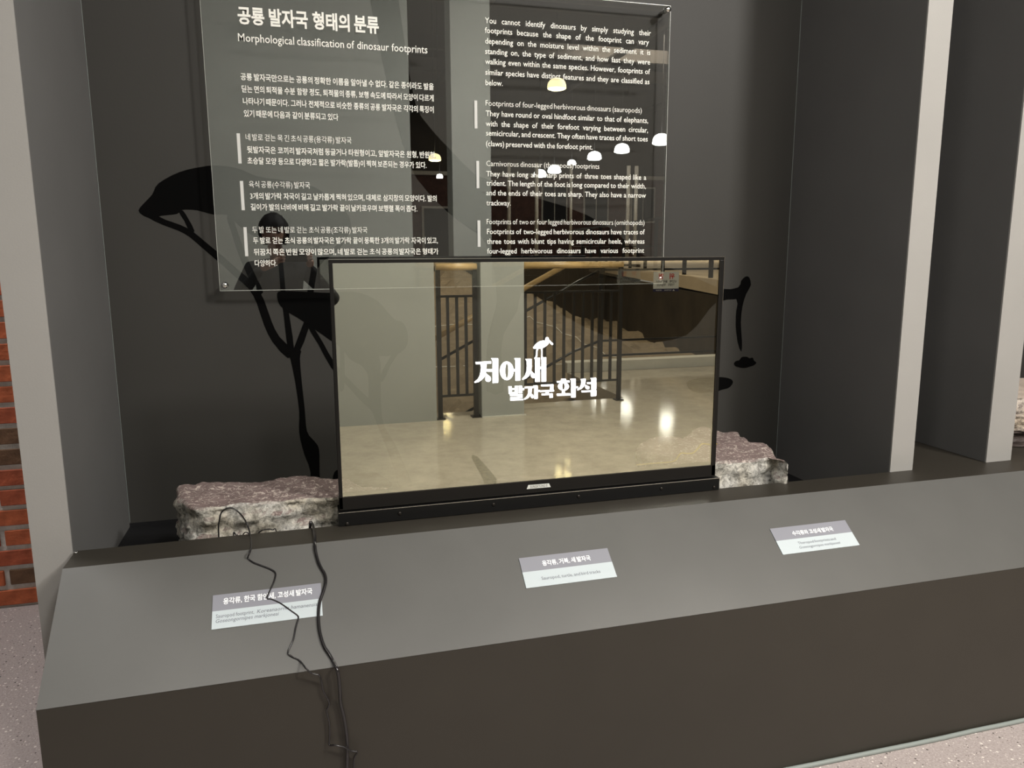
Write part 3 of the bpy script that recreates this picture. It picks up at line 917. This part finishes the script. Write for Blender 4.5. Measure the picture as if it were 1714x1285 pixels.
cp = cable_pts([(517, 900, 'b'), (519, 882, 'b'), (522, 876, 'b'), (525, 884, 't'), (527, 898, 't'), (527, 912, 's'), (530, 930, 's'), (535, 945, 's'), (544, 962, 's'), (545, 975, 's'), (541, 990, 's'), (535, 1008, 's'), (533, 1031, 's'), (535, 1056, 's'), (542, 1080, 's'), (550, 1093, 's'), (558, 1107, 's'), (564, 1120, 'g'), (567, 1134, 'g'), (569, 1158, 'g'), (570, 1176, 'f'), (576, 1202, 'f'), (581, 1240, 'f'), (581, 1285, 'f'), (580, 1320, 'f')], .0042)
cp += [cp[-1] + Vector((0, -.01, -.10)), Vector((cp[-1].x + .02, yF - .05, .006)), Vector((cp[-1].x + .3, yF - .12, .006))]
cp[0] = Vector((cp[0].x, YB, .62))
o = tube('thick_cable', smooth_path(cp, 5), .0042, M['cable'], seg=10)
tag(o, 'thick smooth black cable hanging over the plinth beside the thin kinked one', 'cable')
cp = cable_pts([(388, 912, 'b'), (390, 900, 'b'), (394, 897, 'b'), (399, 900, 'b'), (401, 908, 'b'), (404, 905, 'b'), (407, 896, 'b'), (412, 893, 'b'), (418, 897, 'b'), (424, 903, 'b'), (436, 891, 'b'), (447, 888, 'b'), (456, 889, 'b'), (463, 895, 'b'), (466, 905, 'b')], .0018)
cp[0].z = .61; cp[-1].z = .61
o = tube('small_cable', smooth_path([p + Vector((0, .012, 0)) for p in cp], 5), .0018, M['cable'])
tag(o, 'short coiled black cable low between the first rock slab and the plinth lip', 'cable')
yz = .864
cp = [at_z(a, b, yz) for a, b in ((1088, 790), (1091, 783), (1097, 776), (1107, 776), (1116, 776), (1124, 773), (1131, 768), (1139, 757), (1150, 757), (1160, 756), (1169, 748), (1175, 741), (1188, 742), (1200, 741))]
cp = [Vector((p.x, max(2.285, min(p.y, 2.74)), yz - .004)) for p in cp]
o = tube('yellow_cord', smooth_path(cp, 4), .0024, M['yellow'])
tag(o, 'thin yellow cord lying on the pointed rock slab behind the screen', 'cord')

# ------------------------------------------------------------------ behind the viewer (seen in the glass)
wa = box('wall_pillar', -5, 1.206, -2.86, -2.57, 0, 5.2, M['pillar']); wa['kind'] = 'structure'
wp = box('wall_pillar', 1.645, 2.067, -2.86, -2.57, 0, 5.2, M['pillar']); wp['kind'] = 'structure'
box('baseboard_pillar', 1.645, 2.085, -2.575, -2.555, 0, .012, M['curb'])['kind'] = 'structure'
ce = box('ceiling', -5, 12, -2.9, 5.2, CEIL, CEIL + .1, M['ceil']); ce['kind'] = 'structure'
cur = box('trim_curb', 3.36, 12, -5.15, -4.94, 0, .13, M['curb']); cur['kind'] = 'structure'


def railing(label, x0, x1, y, n, zt=1.165, zb=.222, endpost=True):
    t = thing('railing', label, 'railing', ((x0 + x1) / 2, y, 0))
    tube('handrail', [(x0 - .02, y, 1.435), (x1 + .02, y, 1.435)], .033, M['wood'], t, 14)
    box('top_bar', x0, x1, y - .011, y + .011, zt - .011, zt + .011, M['rail'], t)
    box('bottom_bar', x0, x1, y - .011, y + .011, zb - .011, zb + .011, M['rail'], t)
    for k in range(1, n):
        x = x0 + (x1 - x0) * k / n
        box('baluster', x - .013, x + .013, y - .013, y + .013, zb, zt, M['rail'], t)
    for x in (x0, x1):
        box('post', x - .02, x + .02, y - .02, y + .02, 0, 1.41, M['rail'], t)
        box('foot_plate', x - .045, x + .045, y - .045, y + .045, 0, .012, M['rail'], t)
    return t


railing('short railing with wooden handrail standing between two grey pillars', 1.252, 1.600, -2.63, 4)
railing('long railing with wooden handrail ending in a free post beside the open floor', 2.11, 3.255, -3.02, 11)
# stair railing going down beyond
t = thing('stair_railing', 'sloping stair railing with a round wooden handrail beyond the other railings', 'railing', (2.4, -4.3, 0))


def mp(px, py, y): return mirrored(px, py, y, PY)


tube('handrail', [mp(962, 435, -4.3), mp(735, 562, -4.3), mp(640, 612, -4.3)], .033, M['wood'], t, 14)
tube('rail_bar', [mp(1005, 452, -4.3), mp(960, 475, -4.3), mp(735, 603, -4.3)], .017, M['rail'], t, 8)
tube('rail_bar', [mp(1005, 570, -4.3), mp(960, 588, -4.3), mp(735, 716, -4.3)], .017, M['rail'], t, 8)
for px, py, pb in ((1005, 447, 590), (830, 500, 690)):
    a = mp(px, py, -4.3); b = mp(px, pb, -4.3); box('post', a.x - .02, a.x + .02, -4.32, -4.28, b.z - .45, a.z, M['rail'], t)
# glazed railing behind the curb
t = thing('guard_railing', 'low guard railing with flat bars behind the pale curb', 'railing', (6, -5.3, 0))
for z in (1.325, .362, .155): box('rail_bar', 3.97, 9.5, -5.312, -5.288, z - .014, z + .014, M['rail'], t)
for x in (3.97, 6.0, 8.0, 9.5): box('post', x - .02, x + .02, -5.32, -5.28, -.35, 1.42, M['rail'], t)
# warning sign hanging on it
SX0, SX1, SZ0, SZ1 = 4.726, 5.112, 1.020, 1.292
sg = thing('warning_sign', 'white danger sign with red heading and navy foot hung on the guard railing', 'sign', (4.92, -5.26, SZ0))
box('sign_board', SX0, SX1, -5.27, -5.262, SZ0 + .04, SZ1, M['sign'], sg)
box('navy_band', SX0, SX1, -5.27, -5.262, SZ0, SZ0 + .04, M['navy'], sg)
SW = SX1 - SX0


def osg(x, z): return (SX0 + (x), -5.2615, SZ0 + z)


def osg_face(x, z): return (SX1 - x, -5.2605, SZ0 + z)   # read from the gallery side (looking to -y)


text_obj('red_lettering', [('위', SW * .17, SW * .37, .178, .085, .03, False, 1), ('험', SW * .60, SW * .80, .178, .085, .03, False, 1)], osg_face, M['red'], sg)['kind'] = 'stuff'
text_obj('dark_lettering', [('난간에 올라가거나', SW * .10, SW * .90, .125, .040, .02, False, .95), ('기대지 마십시오', SW * .16, SW * .87, .078, .040, .02, False, .95)], osg_face, M['ink'], sg)
text_obj('band_lettering', [('DINOSAUR MUSEUM', SW * .28, SW * .90, .012, .022, .005, False, 1)], osg_face, M['sign'], sg)['kind'] = 'stuff'
me = bpy.data.meshes.new('band_emblem'); me.from_pydata([osg_face(SW * .16, .010), osg_face(SW * .24, .010), osg_face(SW * .20, .030)], [], [(0, 1, 2)])
put(link('band_emblem', me, M['sign'], sg))

# excavated ground
bm = bmesh.new(); NX, NY = 110, 70; grid = []


def ground_z(x, y):
    d = -y
    s = max(0, min(1, (d - 4.0) / 8.5)); s = s * s * (3 - 2 * s)
    side = max(0, min(1, (7.2 - x - (d - 5) * .12) / 2.5)); side = side * side * (3 - 2 * side)
    z = -.30 + (1.30 * s) * side
    v = Vector((x, y, 0))
    z += .16 * noise.fractal(v * .7, .9, 2.0, 6) * (.3 + s)
    z = math.floor(z / .14) * .14 * .6 + z * .4      # stepped bedding layers
    return z


for j in range(NY + 1):
    row = []
    for i in range(NX + 1):
        x = -5 + 19 * i / NX; y = -2.87 - 13.3 * j / NY
        z = ground_z(x, y)
        if y > -5.4 and x > 3.2: z = min(z, -.35)
        row.append(bm.verts.new((x, y, min(z, -.30 if y > -3.2 else 9))))
    grid.append(row)
for j in range(NY):
    for i in range(NX):
        bm.faces.new([grid[j][i], grid[j][i + 1], grid[j + 1][i + 1], grid[j + 1][i]])
bmesh.ops.recalc_face_normals(bm, faces=bm.faces)
if sum(f.normal.z for f in bm.faces) < 0:
    bmesh.ops.reverse_faces(bm, faces=bm.faces)
g = finish(bm, 'floor_excavation', M['pit']); g['kind'] = 'structure'
# survey strings laid over it
for k, (a, lab) in enumerate((([(-1, -6.2), (2.6, -6.4)], 'white survey string across the excavated ground nearest the railings'), ([(-1, -8.2), (3.9, -8.4), (4.9, -6.4), (2.2, -6.0)], 'white survey string making a corner farther out on the excavated ground'))):
    P = []
    for (x0, y0), (x1, y1) in zip(a, a[1:]):
        for q in range(14):
            x = x0 + (x1 - x0) * q / 14; y = y0 + (y1 - y0) * q / 14
            P.append(Vector((x, y, ground_z(x, y) + .03)))
    o = tube('survey_string', P, .006, M['print'], seg=5); tag(o, lab, 'string')

# retaining walls, walkway edge and upper floor of the hall
n0 = mp(1205, 496, -6.6); n1 = mp(975, 447, -20)
d = (n1 - n0); d.z = 0; d.normalize(); q = Vector((d.y, -d.x, 0))
if q.x < 0: q = -q
pA = Vector((n0.x, n0.y, 0)) - d * 1.5; pB = Vector((n1.x, n1.y, 0))
tag(prism('wall_retaining', [(pA.x, pA.y, -1), (pB.x, pB.y, -1), (pB.x, pB.y, .85), (pA.x, pA.y, .85)], q * .3, M['dark']), kind='structure')
tag(prism('trim_walkway', [(pA.x, pA.y, .85), (pB.x, pB.y, 1.03), (pB.x, pB.y, 1.20), (pA.x, pA.y, 1.10)], q * .5, M['beam']), kind='structure')
tag(box('wall_pit', -6, 9.6, -16.4, -16.1, -1, 1.2, M['dark']), kind='structure')
up = [(-6, -16.4, 1.12), (pB.x, -16.4, 1.12), (pA.x + .5, pA.y, 1.08), (34, pA.y, 1.08), (34, -46, 1.2), (-6, -46, 1.2)]
tag(prism('floor_hall', up, (0, 0, -.2), M['beam']), kind='structure')
t = thing('walkway_railing', 'distant dark railing standing along the beige walkway edge', 'railing', (pA.x, pA.y, 1.1))
for k in range(9):
    p = pA + d * (.8 + k * 1.55) + q * .12; z = 1.10 + .1 * (k / 9)
    box('post', p.x - .03, p.x + .03, p.y - .03, p.y + .03, z - .02, z + 1.1, M['rail'], t)
a = pA + d * .5 + q * .12; b = pB + q * .12
tube('rail_bar', [(a.x, a.y, 2.2), (b.x, b.y, 2.3)], .03, M['rail'], t)
tube('rail_bar', [(a.x, a.y, 1.65), (b.x, b.y, 1.75)], .015, M['rail'], t)

# hall shell
tag(box('wall_hall_left', -6.2, -6, -46.5, -2.9, -1, 14, M['facbeige']), kind='structure')
tag(box('wall_hall_right', 44, 44.3, -46.5, -5, -1, 14, M['facbeige']), kind='structure')
tag(box('wall_gallery_left', -5.2, -5.0, -2.9, 5.2, 0, CEIL, M['back']), kind='structure')
tag(box('wall_gallery_end', -5.0, 7.5, 5.2, 5.3, 0, CEIL, M['back']), kind='structure')
tag(box('wall_above_gallery', -5, 44, -2.95, -2.9, CEIL, 14, M['facbeige']), kind='structure')
tag(box('ceiling_hall', -6.2, 44.3, -46.5, -2.9, 14, 14.2, M['ceil']), kind='structure')
fc = thing('wall_hall_far', None, None, (0, -46, 0)); fc['kind'] = 'structure'
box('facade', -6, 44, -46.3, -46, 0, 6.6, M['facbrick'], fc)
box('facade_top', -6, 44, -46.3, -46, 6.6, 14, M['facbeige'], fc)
box('cornice', -6, 44, -46, -45.7, 6.6, 6.85, M['pipe'], fc)
for x in (4.5, 17.5, 20.6, 24.2, 27.6):
    box('window_frame', x - .95, x + .95, -46, -45.9, 3.6, 6.1, M['pipe'], fc)
    for sx in (-.44, .44):
        box('window_pane', x + sx - .40, x + sx + .40, -45.9, -45.86, 3.72, 5.98, M['glassdark'], fc)
box('door_frame', 8.2, 10.4, -46, -45.9, 1.2, 4.6, M['pipe'], fc)
box('door_panel', 8.35, 10.25, -45.9, -45.85, 1.25, 4.45, M['glassdark'], fc)
for k, px in enumerate((852, 898, 955, 1050, 1063)):
    p = mirrored(px, 400, -36, PA)
    o = tube('pipe_column', [(p.x, -36, 1.15), (p.x, -36, 6.4)], .11 if k != 2 else .08, M['pipe'], seg=12)
    tag(o, 'pale slender round column standing in front of the far brick facade', 'column', 'slender columns in the far hall')
for k in range(7):
    y = -8 - k * 5.6
    o = box('trim_truss', -6, 44, y - .15, y + .15, 10.6 + .35 * (k % 2), 11.2 + .35 * (k % 2), M['truss']); o['kind'] = 'structure'
for k, x in enumerate((6, 13, 20, 27)):
    tag(tube('trim_duct', [(x, -6, 9.9), (x + 2, -44, 10.3)], .18, M['truss'], seg=10), kind='structure')


def pendant(px, py, zz, r, warm, label, top):
    rr = ray(px, py); b = rr.z / rr.y; D = (zz - H) / b; x = rr.x / rr.y * D; y = 2 * PA - D
    t = thing('pendant_lamp', label, 'lamp', (x, y, zz), 'white pendant lamps in the far hall' if False else None)
    sh = M['shade_y'] if warm else M['shade']
    lathe('lamp_shade', [(r * 1.0, 0), (r * 1.0, .05 * r), (r * .97, .35 * r), (r * .85, .68 * r), (r * .62, .90 * r), (r * .3, 1.02 * r), (.001, 1.05 * r)], (x, y, zz), sh, t, 20)
    lathe('lamp_glow', [(r * .93, -.02), (r * .7, -.14 * r), (.001, -.2 * r)], (x, y, zz), M['bulb_y'] if warm else M['bulb'], t, 20)
    tube('lamp_cord', [(x, y, zz + 1.04 * r), (x, y, top)], .02, M['rail'], t, 6)


pendant(1107, 240, 6.69, .44, False, 'white pendant lamp showing largest, by the acrylic panel edge', 14)
pendant(1041, 254, 6.9, .42, False, 'white pendant lamp, second largest of the hall row', 14)
pendant(995, 266, 6.9, .42, False, 'white pendant lamp in the middle of the hall row', 14)
pendant(928, 288, 6.2, .40, False, 'white pendant lamp just above the smallest one of the hall row', 14)
pendant(904, 295, 6.1, .40, False, 'white pendant lamp, smallest and lowest of the hall row', 14)
pendant(957, 275, 6.5, .25, False, 'small tilted white lamp beside the word theropods', 14)
pendant(932, 148, 8.6, .42, True, 'yellow pendant lamp high over the english text', 14)
pendant(728, 268, 5.2, .25, True, 'yellow pendant lamp seen between the pillar reflections', 14)
pendant(736, 297, 4.6, .14, False, 'small white lamp under the yellow one between the pillars', 14)

# ------------------------------------------------------------------ the person taking the photograph


def skin_mesh(verts, edges, radii, name, mt, parent, root=0, sub=2):
    me = bpy.data.meshes.new(name); me.from_pydata(verts, edges, [])
    o = bpy.data.objects.new(name + '_source', me); C.objects.link(o)
    md = o.modifiers.new('skin', 'SKIN'); md.use_smooth_shade = True
    for i, v in enumerate(me.skin_vertices[0].data):
        r = radii[i]; v.radius = r if isinstance(r, tuple) else (r, r); v.use_root = (i == root)
    s = o.modifiers.new('sub', 'SUBSURF'); s.levels = sub; s.render_levels = sub
    dg = bpy.context.evaluated_depsgraph_get()
    m2 = bpy.data.meshes.new_from_object(o.evaluated_get(dg)); m2.name = name
    bpy.data.objects.remove(o)
    m2.materials.clear()
    for p in m2.polygons: p.use_smooth = True
    return put(link(name, m2, mt, parent))


PX, PYY = -.13, -.40
pe = thing('person', 'person in a dark jacket holding up a phone in both hands, facing the display', 'person', (PX, PYY, 0))
V = [(PX, PYY, .98), (PX, PYY, 1.15), (PX, PYY + .01, 1.33), (PX, PYY + .01, 1.47), (PX, PYY + .01, 1.535),
     (PX - .10, PYY, .93), (PX - .11, PYY + .02, .52), (PX - .12, PYY - .01, .10),
     (PX + .10, PYY, .93), (PX + .11, PYY + .02, .52), (PX + .12, PYY - .01, .10),
     (PX - .19, PYY, 1.45), (PX - .30, PYY + .06, 1.24), (PX - .12, PYY + .29, 1.46),
     (PX + .19, PYY, 1.45), (PX + .34, PYY + .06, 1.27), (PX + .22, PYY + .29, 1.47)]
E = [(0, 1), (1, 2), (2, 3), (3, 4), (0, 5), (5, 6), (6, 7), (0, 8), (8, 9), (9, 10), (3, 11), (11, 12), (12, 13), (3, 14), (14, 15), (15, 16)]
Rr = [(.17, .12), (.165, .115), (.19, .13), (.15, .10), (.065, .065), .105, .072, .05, .105, .072, .05, .075, .056, .036, .075, .056, .036]
skin_mesh(V, E, Rr, 'jacket_and_body', M['cloth'], pe)
for s in (-1, 1):
    x = PX + s * .12
    skin_mesh([(x, PYY - .05, .045), (x, PYY + .05, .045), (x + s * .01, PYY + .17, .035)], [(0, 1), (1, 2)], [(.042, .042), (.048, .042), (.04, .03)], 'shoe', M['shoe'], pe)
# trousers over the legs
for s in (-1, 1):
    skin_mesh([(PX + s * .09, PYY, .95), (PX + s * .11, PYY + .02, .52), (PX + s * .12, PYY - .01, .08)], [(0, 1), (1, 2)], [.118, .085, .066], 'trouser_leg', M['trouser'], pe)
# head, face, hair
HZ = 1.715; HX = PX - .02; HY = PYY + .04
bm = bmesh.new(); bmesh.ops.create_uvsphere(bm, u_segments=32, v_segments=24, radius=1)
for v in bm.verts:
    c = v.co.copy(); x, y, z = c.x * .078, c.y * .098, c.z * .122
    if c.z < 0: x *= 1 + .28 * c.z; y *= 1 + .10 * c.z
    if c.y > 0:
        y += .020 * math.exp(-((x / .012) ** 2) - ((z + .022) / .022) ** 2)      # nose
        y -= .008 * (math.exp(-(((abs(x) - .032) / .014) ** 2) - ((z - .008) / .012) ** 2))   # eye sockets
        y += .006 * math.exp(-((x / .024) ** 2) - ((z + .062) / .009) ** 2)      # lips
    v.co = Vector((x + HX, y + HY, z + HZ))
for f in bm.faces: f.smooth = True
finish(bm, 'head', M['skin'], pe)
for s in (-1, 1):
    bm = bmesh.new(); bmesh.ops.create_uvsphere(bm, u_segments=12, v_segments=8, radius=.011, matrix=Matrix.Translation((HX + s * .032, HY + .084, HZ + .008)))
    finish(bm, 'eye', M['ink'], pe, smooth=True)
    bm = bmesh.new(); bmesh.ops.create_uvsphere(bm, u_segments=12, v_segments=8, radius=1, matrix=Matrix.Translation((HX + s * .078, HY - .005, HZ - .005)) @ Matrix.Diagonal((.010, .018, .030, 1)))
    finish(bm, 'ear', M['skin'], pe, smooth=True)
bm = bmesh.new(); bmesh.ops.create_uvsphere(bm, u_segments=36, v_segments=26, radius=1)
dele = []
for v in bm.verts:
    c = v.co.copy()
    k = 1 + .05 * noise.noise(c * 5)
    v.co = Vector((c.x * .112 * k + HX, c.y * .122 * k + HY - .008, c.z * .142 * k + HZ + .010))
    if (c.y > .35 and c.z < .22 - .25 * abs(c.x)) or c.z < -.72: dele.append(v)
bmesh.ops.delete(bm, geom=dele, context='VERTS')
finish(bm, 'hair', M['hair'], pe, smooth=True)
tube('neck', [(PX, PYY + .01, 1.50), (HX, HY - .01, 1.63)], .052, M['skin'], pe, 16)
# hands around the phone: palm and five fingers each
PHX, PHZ = .0, 1.545
for s in (-1, 1):
    bx = PHX + s * .085
    wrist = Vector((PX - .12, PYY + .29, 1.46)) if s < 0 else Vector((PX + .22, PYY + .29, 1.47))
    palm = Vector((bx + s * .012, -.085, PHZ - .012))
    vs = [tuple(wrist), tuple((wrist + palm) / 2 + Vector((0, 0, -.005))), tuple(palm)]; es = [(0, 1), (1, 2)]; rd = [.030, .030, (.030, .022)]
    skin_mesh(vs, es, rd, 'palm', M['skin'], pe, 0)
    for fz, ln in ((.030, .9), (.012, 1.0), (-.006, .95), (-.024, .75)):
        b0 = palm + Vector((0, .0, fz)); k = s
        skin_mesh([tuple(b0), tuple(b0 + Vector((k * .012, .030 * ln, .002))), tuple(b0 + Vector((-k * .004, .050 * ln, .003))), tuple(b0 + Vector((-k * .026 * ln, .053 * ln, .003)))],
                  [(0, 1), (1, 2), (2, 3)], [.010, .009, .0085, .007], 'finger', M['skin'], pe, 0, 1)
    b0 = palm + Vector((0, 0, -.02))
    skin_mesh([tuple(b0), tuple(b0 + Vector((-s * .012, -.012, .02))), tuple(b0 + Vector((-s * .034, .006, .038)))], [(0, 1), (1, 2)], [.013, .011, .0085], 'thumb', M['skin'], pe, 0, 1)
ph = thing('phone', 'black phone held level in both hands of the person', 'phone', (PHX, -.055, PHZ - .037))
box('phone_body', PHX - .078, PHX + .078, -.062, -.053, PHZ - .037, PHZ + .037, M['black'], ph, .002)
box('camera_bump', PHX - .02, PHX + .045, -.053, -.050, PHZ + .006, PHZ + .034, M['black2'], ph, .001)
for o in list(bpy.data.objects):
    if '_base' in o.keys(): del o['_base']
